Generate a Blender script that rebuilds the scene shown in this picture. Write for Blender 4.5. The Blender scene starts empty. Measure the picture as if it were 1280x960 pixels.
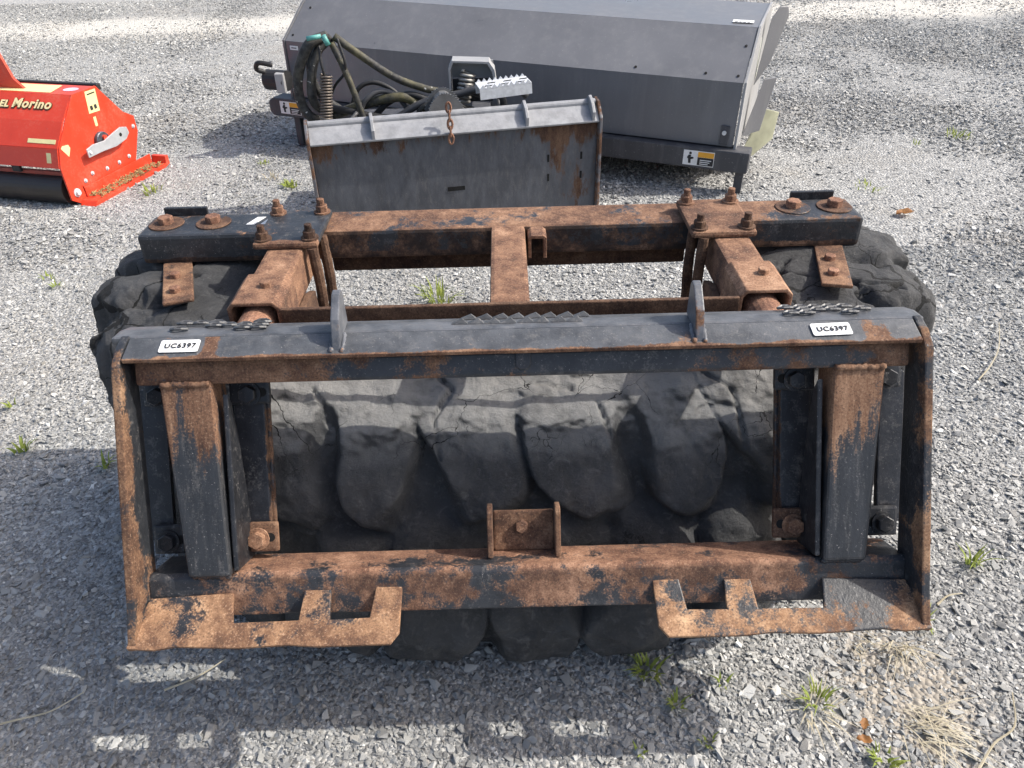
import bpy, bmesh, math, random
import numpy as np
from mathutils import Matrix, Vector, noise as mnoise

random.seed(7)
rng = np.random.default_rng(7)
scene = bpy.context.scene
COL = scene.collection
R = math.radians

# ------------------------------------------------------------------ camera, sky, sun, exposure
CAM_H, PITCH, ROLL = 1.2, R(35), R(1.5)
fwd = Vector((0, math.cos(PITCH), -math.sin(PITCH)))
r0 = Vector((1, 0, 0)); u0 = Vector((0, math.sin(PITCH), math.cos(PITCH)))
rt = r0 * math.cos(ROLL) - u0 * math.sin(ROLL)
up = u0 * math.cos(ROLL) + r0 * math.sin(ROLL)
cd = bpy.data.cameras.new('camera'); cam = bpy.data.objects.new('camera', cd); COL.objects.link(cam)
cam.matrix_world = Matrix(((rt.x, up.x, -fwd.x, 0), (rt.y, up.y, -fwd.y, 0), (rt.z, up.z, -fwd.z, CAM_H), (0, 0, 0, 1)))
cd.sensor_width = 36.0; cd.lens = 36.0 * 960 / 1280
cd.clip_start = 0.02; cd.clip_end = 2000
scene.camera = cam

SUN_EL, SUN_AZ = R(45), R(87)          # azimuth measured from +Y towards +X
world = bpy.data.worlds.new('World'); scene.world = world; world.use_nodes = True
wn = world.node_tree; wn.nodes.clear()
wo = wn.nodes.new('ShaderNodeOutputWorld'); wb = wn.nodes.new('ShaderNodeBackground'); ws = wn.nodes.new('ShaderNodeTexSky')
ws.sky_type = 'NISHITA'; ws.sun_disc = False; ws.sun_elevation = SUN_EL; ws.sun_rotation = SUN_AZ
ws.air_density = 1.0; ws.dust_density = 4.0; ws.ozone_density = 1.0
wb.inputs['Strength'].default_value = 0.15
wn.links.new(ws.outputs[0], wb.inputs['Color']); wn.links.new(wb.outputs[0], wo.inputs['Surface'])
sd = bpy.data.lights.new('sun', 'SUN'); sd.energy = 3.2; sd.angle = R(0.53); sd.color = (1.0, 0.955, 0.88)
sun = bpy.data.objects.new('sun', sd); COL.objects.link(sun)
sdir = Vector((math.sin(SUN_AZ) * math.cos(SUN_EL), math.cos(SUN_AZ) * math.cos(SUN_EL), math.sin(SUN_EL)))
sun.rotation_euler = sdir.to_track_quat('Z', 'Y').to_euler(); sun.location = (6, 1, 8)
vs = scene.view_settings
vs.view_transform = 'Standard'; vs.look = 'None'; vs.gamma = 1.0; vs.exposure = 0.63; vs.use_curve_mapping = False
scene.cycles.max_bounces = 4; scene.cycles.diffuse_bounces = 2; scene.cycles.adaptive_threshold = .02

# ------------------------------------------------------------------ node helpers
class NT:
    def __init__(s, name):
        s.m = bpy.data.materials.new(name); s.m.use_nodes = True; s.t = s.m.node_tree; s.t.nodes.clear()
        s.out = s.n('OutputMaterial'); s.b = s.n('BsdfPrincipled'); s.l(s.b.outputs[0], s.out.inputs[0])
        s._tc = None
    def n(s, k): return s.t.nodes.new('ShaderNode' + k)
    def l(s, a, b): s.t.links.new(a, b)
    def set(s, sock, v):
        if isinstance(v, bpy.types.NodeSocket): s.l(v, sock)
        elif v is not None:
            if isinstance(v, (tuple, list)) and sock.type == 'RGBA' and len(v) == 3: v = (*v, 1)
            sock.default_value = v
    @property
    def co(s):
        if s._tc is None: s._tc = s.n('TexCoord')
        return s._tc.outputs['Object']
    def map(s, scale, vec=None):
        m = s.n('Mapping'); s.l(vec or s.co, m.inputs[0]); m.inputs['Scale'].default_value = scale; return m.outputs[0]
    def noise(s, scale, detail=4, rough=.55, dist=0, vec=None, w=None):
        n = s.n('TexNoise'); s.l(vec or s.co, n.inputs['Vector'])
        n.inputs['Scale'].default_value = scale; n.inputs['Detail'].default_value = detail
        n.inputs['Roughness'].default_value = rough; n.inputs['Distortion'].default_value = dist
        return n.outputs['Fac']
    def voro(s, scale, feature='F1', vec=None, out='Distance'):
        n = s.n('TexVoronoi'); n.feature = feature; s.l(vec or s.co, n.inputs['Vector']); n.inputs['Scale'].default_value = scale
        return n.outputs[out]
    def math(s, op, a, b=None, c=None, clamp=False):
        n = s.n('Math'); n.operation = op; n.use_clamp = clamp
        for i, v in enumerate((a, b, c)):
            if v is not None: s.set(n.inputs[i], v)
        return n.outputs[0]
    def rng(s, v, a, b, c=0., d=1., smooth=False):
        n = s.n('MapRange'); n.interpolation_type = 'SMOOTHSTEP' if smooth else 'LINEAR'
        s.set(n.inputs[0], v)
        for i, q in enumerate((a, b, c, d)): n.inputs[i + 1].default_value = q
        return n.outputs[0]
    def ramp(s, v, stops):
        n = s.n('ValToRGB'); s.l(v, n.inputs[0]); e = n.color_ramp.elements
        while len(e) < len(stops): e.new(0.5)
        for el, (p, c) in zip(e, stops): el.position = p; el.color = (*c, 1)
        return n.outputs[0]
    def mix(s, f, a, b, mode='MIX'):
        n = s.n('Mix'); n.data_type = 'RGBA'; n.blend_type = mode
        s.set(n.inputs[0], f); s.set(n.inputs[6], a); s.set(n.inputs[7], b); return n.outputs[2]
    def axis(s, a):
        n = s.n('SeparateXYZ'); s.l(s.co, n.inputs[0]); return n.outputs['XYZ'.index(a.upper())]
    def bump(s, h, strength=.4, dist=.002, prev=None):
        n = s.n('Bump'); s.l(h, n.inputs['Height']); n.inputs['Strength'].default_value = strength; n.inputs['Distance'].default_value = dist
        if prev is not None: s.l(prev, n.inputs['Normal'])
        return n.outputs[0]
    def fin(s, col, rough=.6, metal=0., normal=None, spec=.5):
        b = s.b; s.set(b.inputs['Base Color'], col); s.set(b.inputs['Roughness'], rough); s.set(b.inputs['Metallic'], metal)
        b.inputs['Specular IOR Level'].default_value = spec
        if normal is not None: s.l(normal, b.inputs['Normal'])
        return s.m

def plain(name, col, rough=.5, metal=0., var=.25, scale=30, bump=.15, spec=.5):
    t = NT(name); n = t.noise(scale, 5, .6); n2 = t.noise(scale * 9, 2)
    c = t.mix(t.rng(n, .3, .7), tuple(x * (1 - var) for x in col), tuple(min(1, x * (1 + var)) for x in col))
    return t.fin(c, t.rng(n, .3, .7, rough * .85, min(1, rough * 1.15)), metal, t.bump(n2, bump, .001), spec)

PAINT = (.020, .022, .026)
def rusty(name, bias=0., masks=(), paint=PAINT, tone=1., stretch=(1, 1, 1), grey=.0, seed=0., fine=1., scale=11, rough=.42, hue=0., scale_shade=None):
    """worn paint over rust; bias>0 more rust; masks = (axis, lo, hi, amount) smooth ramps in object coordinates"""
    t = NT(name)
    vec = t.map((stretch[0], stretch[1], stretch[2]))
    m = vec.node; m.inputs['Location'].default_value = (seed, seed * .7, seed * 1.3)
    n1 = t.noise(scale, 5, .62, 0, vec); n2 = t.noise(55, 3, .65, 0, vec); n3 = t.noise(340, 3, .7)
    f = t.math('ADD', t.math('MULTIPLY', n1, .75), t.math('MULTIPLY', n2, .25))
    f = t.math('ADD', f, bias)
    for ax, lo, hi, am in masks:
        f = t.math('ADD', f, t.rng(t.axis(ax), lo, hi, 0, am, True))
    f = t.math('ADD', f, t.math('MULTIPLY', t.math('SUBTRACT', n3, .5), .22))
    k = t.rng(f, .462, .545, 0, 1, True)
    big = t.noise(7, 2, .6, 0, vec)
    rv = t.math('ADD', t.math('MULTIPLY', t.noise(38, 5, .72, 0, vec), .65), t.math('MULTIPLY', t.math('SUBTRACT', big, .15), .5))
    T = tone; g = 1 + hue
    rc = t.ramp(rv, [(.30, (.026 * T, .016 * T, .012 * T)), (.43, (.095 * T, .046 * T * g, .028 * T)), (.56, (.198 * T, .106 * T * g, .062 * T)), (.76, (.375 * T, .228 * T * g, .142 * T))])
    sp = t.rng(n3, .56, .68)
    rc = t.mix(t.math('MULTIPLY', sp, .38), rc, (.46 * T, .32 * T, .215 * T))
    rc = t.mix(t.math('MULTIPLY', t.rng(n3, .47, .33), .75), rc, (.045 * T, .027 * T, .02 * T))
    if scale_shade:  # dark scale plus the front face's shade, mixed into the rust colour
        ax, lo, hi, am = scale_shade
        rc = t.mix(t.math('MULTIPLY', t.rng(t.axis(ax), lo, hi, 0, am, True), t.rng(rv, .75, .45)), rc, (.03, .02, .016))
    pn = t.noise(24, 4, .65, 0, vec)
    p2 = tuple(min(1, c * 1.5 + .006) for c in paint)
    pc = t.mix(t.rng(pn, .38, .7), paint, p2)
    dust = t.math('MULTIPLY', t.rng(t.math('ADD', t.math('MULTIPLY', n2, .6), t.math('MULTIPLY', n3, .4)), .52, .68), .4)
    pc = t.mix(dust, pc, (.2, .19, .18))
    if grey: pc = t.mix(t.math('MULTIPLY', t.rng(pn, .3, .6), grey), pc, (.3, .3, .31))
    chip = t.math('MULTIPLY', t.math('SUBTRACT', 1., k), t.rng(n3, .67, .70))
    pc = t.mix(chip, pc, (.3, .28, .27))
    col = t.mix(k, pc, rc)
    nrm = t.bump(t.noise(130, 3, .7), .3 * fine + .25 * min(1, max(0, bias * 3 + .3)), .0022)
    ro = t.math('ADD', t.math('MULTIPLY', k, .9 - rough), t.math('ADD', rough, t.math('MULTIPLY', dust, .5)), None, True)
    return t.fin(col, ro, 0., nrm, .45)

# ------------------------------------------------------------------ mesh helpers
def obj(name, bm_or_me, mat, parent=None, M=None, smooth=False):
    if isinstance(bm_or_me, bmesh.types.BMesh):
        bmesh.ops.recalc_face_normals(bm_or_me, faces=bm_or_me.faces)
        me = bpy.data.meshes.new(name); bm_or_me.to_mesh(me); bm_or_me.free()
    else: me = bm_or_me
    if mat is not None and not me.materials: me.materials.append(mat)
    if smooth:
        me.polygons.foreach_set('use_smooth', [True] * len(me.polygons))
    o = bpy.data.objects.new(name, me); COL.objects.link(o)
    M = M or Matrix.Identity(4)
    if parent is not None:
        o.parent = parent; o.matrix_basis = WM[parent.name].inverted() @ M
    else: o.matrix_basis = M
    WM[o.name] = M
    return o
WM = {}
def empty(name, loc, rot=(0, 0, 0)):
    o = bpy.data.objects.new(name, None); COL.objects.link(o); o.empty_display_size = .1
    from mathutils import Euler
    M = Matrix.Translation(loc) @ Euler(rot).to_matrix().to_4x4()
    o.matrix_basis = M; WM[o.name] = M; return o
def tag(o, label, cat, group=None):
    o['label'] = label; o['category'] = cat
    if group: o['group'] = group
    return o
def kind(o, k): o['kind'] = k; return o

def bev(bm, w, seg=2, ang=35):
    if w <= 0: return bm
    es = [e for e in bm.edges if len(e.link_faces) == 2 and e.calc_face_angle(0) > R(ang)]
    bmesh.ops.bevel(bm, geom=es, offset=w, segments=seg, profile=.6, affect='EDGES', clamp_overlap=True)
    return bm
def box(x0, x1, y0, y1, z0, z1, b=.003, bm=None):
    n = bm is None; bb = bmesh.new()
    v = [bb.verts.new((x, y, z)) for x in (x0, x1) for y in (y0, y1) for z in (z0, z1)]
    for f in ((0, 1, 3, 2), (4, 6, 7, 5), (0, 4, 5, 1), (2, 3, 7, 6), (0, 2, 6, 4), (1, 5, 7, 3)): bb.faces.new([v[i] for i in f])
    bmesh.ops.recalc_face_normals(bb, faces=bb.faces); bev(bb, b)
    if n: return bb
    return merge(bm, bb)
def merge(bm, bb):
    me = bpy.data.meshes.new('tmp'); bb.to_mesh(me); bb.free(); bm.from_mesh(me); bpy.data.meshes.remove(me); return bm
def prism(pts, axis, a, b, bevel=.003, bm=None, seg=2):
    """extrude a 2D polygon along an axis; pts are the two other axes in xyz order"""
    bb = bmesh.new(); ring = []
    for t in (a, b):
        r = []
        for p, q in pts:
            r.append(bb.verts.new({'x': (t, p, q), 'y': (p, t, q), 'z': (p, q, t)}[axis]))
        ring.append(r)
    n = len(pts)
    bb.faces.new(ring[0]); bb.faces.new(ring[1][::-1])
    for i in range(n): bb.faces.new((ring[0][i], ring[1][i], ring[1][(i + 1) % n], ring[0][(i + 1) % n]))
    bmesh.ops.recalc_face_normals(bb, faces=bb.faces); bev(bb, bevel, seg)
    return bb if bm is None else merge(bm, bb)
def cyl(p, q, r, seg=16, r2=None, bm=None, bevel=0.):
    bb = bmesh.new(); p = Vector(p); q = Vector(q); d = q - p
    bmesh.ops.create_cone(bb, cap_ends=True, segments=seg, radius1=r, radius2=r if r2 is None else r2, depth=d.length)
    bmesh.ops.transform(bb, matrix=Matrix.Translation((p + q) / 2) @ d.to_track_quat('Z', 'Y').to_matrix().to_4x4(), verts=bb.verts)
    if bevel: bev(bb, bevel, 1)
    return bb if bm is None else merge(bm, bb)
def catmull(pts, n=8):
    P = [Vector(p) for p in pts]; P = [P[0] * 2 - P[1]] + P + [P[-1] * 2 - P[-2]]; out = []
    for i in range(1, len(P) - 2):
        for k in range(n):
            t = k / n; a, b, c, d = P[i - 1:i + 3]
            out.append(.5 * ((2 * b) + (c - a) * t + (2 * a - 5 * b + 4 * c - d) * t * t + (3 * b - a - 3 * c + d) * t ** 3))
    out.append(P[-2]); return out
def tube(pts, r, seg=8, bm=None, closed=False, jitter=0.):
    bb = bmesh.new(); P = [Vector(p) for p in pts]; n = len(P); rings = []; prev = None
    for i, p in enumerate(P):
        if closed: d = (P[(i + 1) % n] - P[i - 1]).normalized()
        else: d = (P[min(i + 1, n - 1)] - P[max(i - 1, 0)]).normalized()
        if prev is None:
            a = d.orthogonal().normalized()
        else:
            a = (prev - d * prev.dot(d)).normalized()
        prev = a; b = d.cross(a); rr = (r(i / (n - 1)) if callable(r) else r) * (1 + random.uniform(-jitter, jitter))
        rings.append([bb.verts.new(p + (a * math.cos(k * math.tau / seg) + b * math.sin(k * math.tau / seg)) * rr) for k in range(seg)])
    for i in range(n if closed else n - 1):
        A, B = rings[i], rings[(i + 1) % n]
        for k in range(seg): bb.faces.new((A[k], A[(k + 1) % seg], B[(k + 1) % seg], B[k]))
    if not closed: bb.faces.new(rings[0][::-1]); bb.faces.new(rings[-1])
    return bb if bm is None else merge(bm, bb)
def hexbolt(p, d, r=.012, h=.009, washer=.018, shank=0., bm=None):
    """hexagon head (flat washer under it) standing on p along d"""
    bb = bmesh.new() if bm is None else bm; p = Vector(p); d = Vector(d).normalized()
    if washer: cyl(p, p + d * .003, washer, 20, bm=bb); p = p + d * .003
    cyl(p - d * .001, p + d * h, r, 6, bm=bb, bevel=.0012)
    if shank: cyl(p, p + d * (h + shank), r * .58, 12, bm=bb, bevel=.001)
    return bb
def text_mesh(name, s, size, mat, M, parent, extrude=.0004, align='CENTER', shear=0., off=0.):
    c = bpy.data.curves.new(name + '_curve', 'FONT'); c.body = s; c.size = size; c.extrude = extrude; c.align_x = align; c.align_y = 'CENTER'; c.shear = shear; c.offset = off; c.space_character = 1.12
    o = bpy.data.objects.new('tmp_text', c); COL.objects.link(o)
    dg = bpy.context.evaluated_depsgraph_get(); me = bpy.data.meshes.new_from_object(o.evaluated_get(dg))
    bpy.data.objects.remove(o); bpy.data.curves.remove(c); me.materials.clear()
    return obj(name, me, mat, parent, M)

# ------------------------------------------------------------------ ground
def ground_z(x, y):
    return .010 * mnoise.noise((x * .9, y * .9, 3.1)) + .005 * mnoise.noise((x * 3.1, y * 3.1, 8.)) 
def track(t_y, t):   # pale track of crushed fines crossing the yard far behind
    return t.math('MULTIPLY', t.rng(t_y, 6.45, 6.95, 0, 1, True), t.rng(t_y, 7.9, 7.35, 0, 1, True))
def mat_ground():
    t = NT('gravel_fines')
    y = t.axis('y')
    yy = t.math('ADD', y, t.math('MULTIPLY', t.math('SUBTRACT', t.noise(.9, 3), .5), .8))
    v = t.n('TexVoronoi'); t.l(t.co, v.inputs['Vector']); v.inputs['Scale'].default_value = 95
    v2 = t.n('TexVoronoi'); t.l(t.co, v2.inputs['Vector']); v2.inputs['Scale'].default_value = 230
    cs = t.n('SeparateColor'); t.l(v.outputs['Color'], cs.inputs[0])
    cs2 = t.n('SeparateColor'); t.l(v2.outputs['Color'], cs2.inputs[0])
    tone = t.math('ADD', t.math('MULTIPLY', cs.outputs[0], .55), t.math('MULTIPLY', cs2.outputs[1], .45))
    c = t.ramp(tone, [(.12, (.16, .16, .158)), (.4, (.28, .28, .273)), (.7, (.40, .397, .383)), (.92, (.56, .555, .53))])
    patch = t.noise(2.2, 5, .6)
    c = t.mix(t.math('MULTIPLY', t.rng(patch, .55, .72), .45), c, (.3, .275, .235))
    xx = t.axis('x'); dx = t.math('MULTIPLY', t.math('SUBTRACT', xx, .67), 7.); dy = t.math('MULTIPLY', t.math('SUBTRACT', y, .76), 6.)
    dd = t.math('SQRT', t.math('ADD', t.math('MULTIPLY', dx, dx), t.math('MULTIPLY', dy, dy)))
    c = t.mix(t.math('MULTIPLY', t.rng(t.math('ADD', dd, t.math('MULTIPLY', patch, .8)), 1.6, .9, 0, 1, True), .75), c, (.34, .30, .245))
    c = t.mix(t.math('MULTIPLY', track(yy, t), .8), c, (.62, .59, .53))
    c = t.mix(t.math('MULTIPLY', t.rng(yy, 7.6, 9.0), .35), c, (.5, .49, .47))
    h = t.math('MULTIPLY', v.outputs['Distance'], -1.2)
    return t.fin(c, .95, 0, t.bump(h, .85, .008), .2)
gm = mat_ground()
def coords(lo, hi, a, b, fine, far):
    c = list(np.arange(a, b + 1e-6, fine)); s = fine; v = b
    while v < hi: s *= 1.35; v += s; c.append(min(v, hi))
    s = fine; v = a
    while v > lo: s *= 1.35; v -= s; c.insert(0, max(v, lo))
    return c
xs = coords(-300, 300, -3, 3, .06, 1); ys = coords(-60, 600, 0, 5, .06, 1)
gv = [(x, y, ground_z(x, y) * (1 if abs(x) < 4 and -1 < y < 9 else 0)) for y in ys for x in xs]
nx = len(xs)
gf = [(j * nx + i, j * nx + i + 1, (j + 1) * nx + i + 1, (j + 1) * nx + i) for j in range(len(ys) - 1) for i in range(nx - 1)]
me = bpy.data.meshes.new('ground'); me.from_pydata(gv, [], gf)
kind(obj('ground', me, gm, smooth=True), 'structure')

# loose slate chips: one vertex per chip, geometry nodes put an angular chip on each
def mat_chip():
    t = NT('slate_chip')
    a = t.n('Attribute'); a.attribute_type = 'INSTANCER'; a.attribute_name = 'tone'
    hu = t.n('Attribute'); hu.attribute_type = 'INSTANCER'; hu.attribute_name = 'hue'
    c = t.ramp(a.outputs['Fac'], [(0, (.065, .066, .067)), (.3, (.185, .186, .182)), (.6, (.325, .325, .312)), (.85, (.49, .485, .46)), (1, (.74, .73, .69))])
    c = t.mix(t.math('MULTIPLY', hu.outputs['Fac'], .5), c, (.36, .31, .25))
    n = t.noise(160, 4, .6)
    c = t.mix(t.rng(n, .35, .65), t.mix(.2, c, (0, 0, 0)), t.mix(.1, c, (1, 1, 1)))
    return t.fin(c, .82, 0, t.bump(n, .5, .001), .35)
chip_mat = mat_chip()
def chip_nodes():
    g = bpy.data.node_groups.new('chip_scatter', 'GeometryNodeTree')
    g.interface.new_socket('Geometry', in_out='INPUT', socket_type='NodeSocketGeometry')
    g.interface.new_socket('Geometry', in_out='OUTPUT', socket_type='NodeSocketGeometry')
    N = g.nodes.new; L = g.links.new
    gi = N('NodeGroupInput'); go = N('NodeGroupOutput'); join = N('GeometryNodeJoinGeometry')
    for k in range(16):
        pts = N('GeometryNodePoints'); pts.inputs['Count'].default_value = 11 + k % 4
        rv = N('FunctionNodeRandomValue'); rv.data_type = 'FLOAT_VECTOR'; rv.inputs['Seed'].default_value = k * 7 + 1
        rv.inputs[0].default_value = (-1, -1, -1); rv.inputs[1].default_value = (1, 1, 1)
        L(rv.outputs[0], pts.inputs['Position'])
        ch = N('GeometryNodeConvexHull'); L(pts.outputs[0], ch.inputs[0])
        ti = N('GeometryNodeGeometryToInstance'); L(ch.outputs[0], ti.inputs[0]); L(ti.outputs[0], join.inputs[0])
    def attr(nm, dt):
        a = N('GeometryNodeInputNamedAttribute'); a.data_type = dt; a.inputs['Name'].default_value = nm; return a.outputs[0]
    m2p = N('GeometryNodeMeshToPoints'); L(gi.outputs[0], m2p.inputs[0])
    ip = N('GeometryNodeInstanceOnPoints'); L(m2p.outputs[0], ip.inputs['Points']); L(join.outputs[0], ip.inputs['Instance'])
    ip.inputs['Pick Instance'].default_value = True
    L(attr('pick', 'INT'), ip.inputs['Instance Index']); L(attr('rot', 'FLOAT_VECTOR'), ip.inputs['Rotation']); L(attr('size', 'FLOAT_VECTOR'), ip.inputs['Scale'])
    sm = N('GeometryNodeSetMaterial'); sm.inputs['Material'].default_value = chip_mat
    L(ip.outputs[0], sm.inputs[0]); L(sm.outputs[0], go.inputs[0])
    return g
chipg = chip_nodes()
def vn(x, y, s, seed):   # cheap smooth value noise for whole arrays
    r = np.random.default_rng(seed).random((256, 256)); x = x * s; y = y * s
    xi = np.floor(x).astype(int); yi = np.floor(y).astype(int); fx = x - xi; fy = y - yi
    fx = fx * fx * (3 - 2 * fx); fy = fy * fy * (3 - 2 * fy)
    q = lambda a, b: r[a % 256, b % 256]
    return (q(xi, yi) * (1 - fx) + q(xi + 1, yi) * fx) * (1 - fy) + (q(xi, yi + 1) * (1 - fx) + q(xi + 1, yi + 1) * fx) * fy
def chips(name, label, y0, y1, dens, smed, sig, smax, seed):
    r = np.random.default_rng(seed)
    # wedge seen by the camera with a generous margin
    n = int(dens * (y1 - y0) * (2 * (.95 + .82 * y1)))
    y = r.uniform(y0, y1, n); x = r.uniform(-1, 1, n) * (.95 + .82 * y1)
    k = np.abs(x) < .95 + .82 * y; x, y = x[k], y[k]
    cl = vn(x, y, 1.7, seed + 1) * .6 + vn(x, y, 5., seed + 2) * .4
    k = r.random(len(x)) < np.clip(.35 + 1.3 * cl, 0, 1)
    bare = np.exp(-((x - .67) / .11) ** 2 - ((y - .76) / .13) ** 2)
    k &= r.random(len(x)) > .8 * bare
    tr = np.clip((y - 6.5) / .5, 0, 1) * np.clip((7.8 - y) / .4, 0, 1)
    k &= r.random(len(x)) > tr * .8
    x, y, cl = x[k], y[k], cl[k]; n = len(x)
    s = np.clip(smed * np.exp(sig * r.standard_normal(n)), smed * .35, smax) * (.8 + .4 * cl) * .5
    sz = np.stack([s * r.uniform(.9, 1.45, n), s * r.uniform(.65, 1.05, n), s * r.uniform(.22, .6, n)], 1)
    gz = np.array([ground_z(a, b) for a, b in zip(x, y)]) if y1 < 5 else np.zeros(n)
    rot = np.stack([r.normal(0, .3, n), r.normal(0, .3, n), r.uniform(0, math.tau, n)], 1)
    tone = np.clip(r.normal(.54, .155, n) + (vn(x, y, 2.5, seed + 5) - .5) * .25 + .28 * (r.random(n) < .04), 0, 1)
    hue = np.clip((vn(x, y, 2.1, seed + 7) - .55) * 1.6, 0, .7) * (.4 + .6 * r.random(n)) + .6 * (r.random(n) < .03)
    me = bpy.data.meshes.new(name)
    co = np.stack([x, y, gz + sz[:, 2] * r.uniform(.15, .9, n)], 1)
    me.vertices.add(n); me.vertices.foreach_set('co', co.astype(np.float32).ravel())
    me.attributes.new('size', 'FLOAT_VECTOR', 'POINT').data.foreach_set('vector', sz.astype(np.float32).ravel())
    me.attributes.new('rot', 'FLOAT_VECTOR', 'POINT').data.foreach_set('vector', rot.astype(np.float32).ravel())
    me.attributes.new('tone', 'FLOAT', 'POINT').data.foreach_set('value', tone.astype(np.float32))
    me.attributes.new('hue', 'FLOAT', 'POINT').data.foreach_set('value', hue.astype(np.float32))
    me.attributes.new('pick', 'INT', 'POINT').data.foreach_set('value', r.integers(0, 16, n).astype(np.int32))
    o = obj(name, me, chip_mat); md = o.modifiers.new('scatter', 'NODES'); md.node_group = chipg
    o['label'] = label; o['category'] = 'gravel'; return kind(o, 'stuff')
chips('gravel', 'loose grey slate chips strewn over the near part of the yard', .3, 2.5, 52000, .0048, .55, .021, 11)
chips('gravel', 'grey slate chips covering the yard around the parked machines', 2.5, 8.6, 8500, .0096, .42, .026, 21)

# ------------------------------------------------------------------ the tyre scraper
LEAN = R(29)
root = empty('tyre_scraper', (0, 1.1, 0))
tag(root, 'rusty skid steer scraper made from a cut black tractor tyre under a steel frame', 'scraper')
PM = Matrix(((1, 0, 0, .015), (0, -math.cos(LEAN), math.sin(LEAN), .697), (0, math.sin(LEAN), math.cos(LEAN), .278), (0, 0, 0, 1)))
# plate frame: x across, y towards the viewer (out of the plate), z up along the plate.  PM is left handed in y, so use a proper rotation:
PM = Matrix.Translation((.015, .697, .278)) @ Matrix.Rotation(-LEAN, 4, 'X')
# local y then runs AWAY from the viewer: depth behind the plate is +y, z runs up the plate
P = lambda n, bm, m, par=root, sm=False: obj(n, bm, m, par, PM, sm)

m_rail = rusty('worn_rail_paint', -.12, [('x', -.10, -.34, .22), ('x', .16, .42, .16), ('z', .375, .366, .05)], tone=.75, seed=1.)
m_flange = rusty('worn_flange_paint', -.17, [('z', .4105, .4025, .30), ('x', -.515, -.505, .22), ('x', -.495, -.485, -.22), ('x', -.452, -.44, .26), ('x', -.428, -.415, -.26), ('x', .468, .48, .24), ('x', .505, .52, -.2), ('x', .19, .22, .1), ('x', .26, .3, -.1)], paint=(.048, .052, .058), grey=.10, seed=2.2)
m_top = rusty('worn_cap_paint', -.26, [('x', -.46, -.56, .18)], paint=(.055, .059, .066), grey=.15, seed=3.)
m_beam = rusty('rusted_beam', .055, [('z', .06, .022, -.075), ('x', -.40, -.52, -.16), ('x', .40, .50, -.12)], tone=1.3, seed=4.1, hue=-.03, scale_shade=('y', .038, .034, .55))
m_lip = rusty('rusted_lip', .04, [('x', .36, .46, -.09), ('z', .03, 0., .05)], tone=1.6, seed=5.3, hue=.06)
m_post = rusty('worn_post_paint', -.10, [('z', .20, .33, .20), ('x', -.47, -.452, .05), ('x', -.448, -.44, -.05)], stretch=(2.0, 1, .35), seed=6.4, tone=.95)
m_side = rusty('rusted_side_plate', .05, [('y', .004, .03, -.16)], tone=1.05, seed=7.7, hue=.04)
m_dark = rusty('dark_bracket_paint', -.2, [('x', .398, .402, .0)], paint=(.013, .014, .017), seed=8.)
m_brkt = rusty('rusted_bracket', .16, tone=.85, seed=9.)
m_rust = rusty('old_rust', .3, tone=1.3, seed=10.)
m_rustd = rusty('dark_scaly_rust', .3, tone=.55, seed=11., fine=1.6)
m_rusto = rusty('orange_rust', .3, tone=1.4, seed=12., hue=-.05)
m_ear = rusty('worn_ear_paint', -.16, [('y', .012, -.002, .2)], paint=(.06, .066, .078), grey=.2, seed=13.)

# top rail: tube with a sloped flange in front and a rounded cap
P('top_rail', box(-.545, .545, .020, .095, .366, .402, .005), m_rail)
P('top_flange', prism([(.000, .404), (.004, .399), (.034, .427), (.030, .433)], 'x', -.553, .553, .0015), m_flange)
cap = bmesh.new()
prism([(.031, .4335), (.036, .424), (.095, .404), (.098, .436), (.088, .449), (.060, .4445)], 'x', -.582, .572, .006, bm=cap)
P('rail_cap', cap, m_top)
# two side plates following the flange at the top
for sx in (-1, 1):
    pl = [(-.018, -.006), (-.012, .05), (-.002, .395), (.012, .418), (.034, .437), (.05, .43), (.052, .38), (.058, .2), (.062, .03), (.05, -.004)]
    bm = prism(pl, 'x', sx * .555, sx * .567, .0025)
    P('side_plate', bm, m_side)
# bottom beam
P('bottom_beam', prism([(.036, .021), (.034, .078), (.040, .086), (.112, .089), (.120, .083), (.120, .021)], 'x', -.556, .556, .003), m_beam)
# bottom lips: sloping plates with square notches
def lip(sx):
    def pt(u, v): return (sx * u, -.018 + .0515 * (v + .002) / .057, v + .003)
    out = [(.568, -.004), (.568, .008), (.552, .050), (.432, .054), (.424, .021), (.330, .022), (.327, .055), (.288, .055), (.285, .022), (.228, .023), (.222, .058), (.184, .056), (.184, .006), (.196, -.006), (.30, -.0065), (.34, -.004), (.41, -.006), (.50, -.003), (.53, -.006)]
    bm = bmesh.new(); n = Vector((0, -.74, .67)).normalized() * .007
    a = [bm.verts.new(Vector(pt(u, v))) for u, v in out]; b = [bm.verts.new(Vector(pt(u, v)) - n) for u, v in out]
    bm.faces.new(a); bm.faces.new(b[::-1])
    for i in range(len(out)): bm.faces.new((a[i], b[i], b[(i + 1) % len(out)], a[(i + 1) % len(out)]))
    bmesh.ops.recalc_face_normals(bm, faces=bm.faces); bev(bm, .002)
    return bm
P('bottom_lip', lip(-1), m_lip)
P('bottom_lip', lip(1), m_lip)
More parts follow.
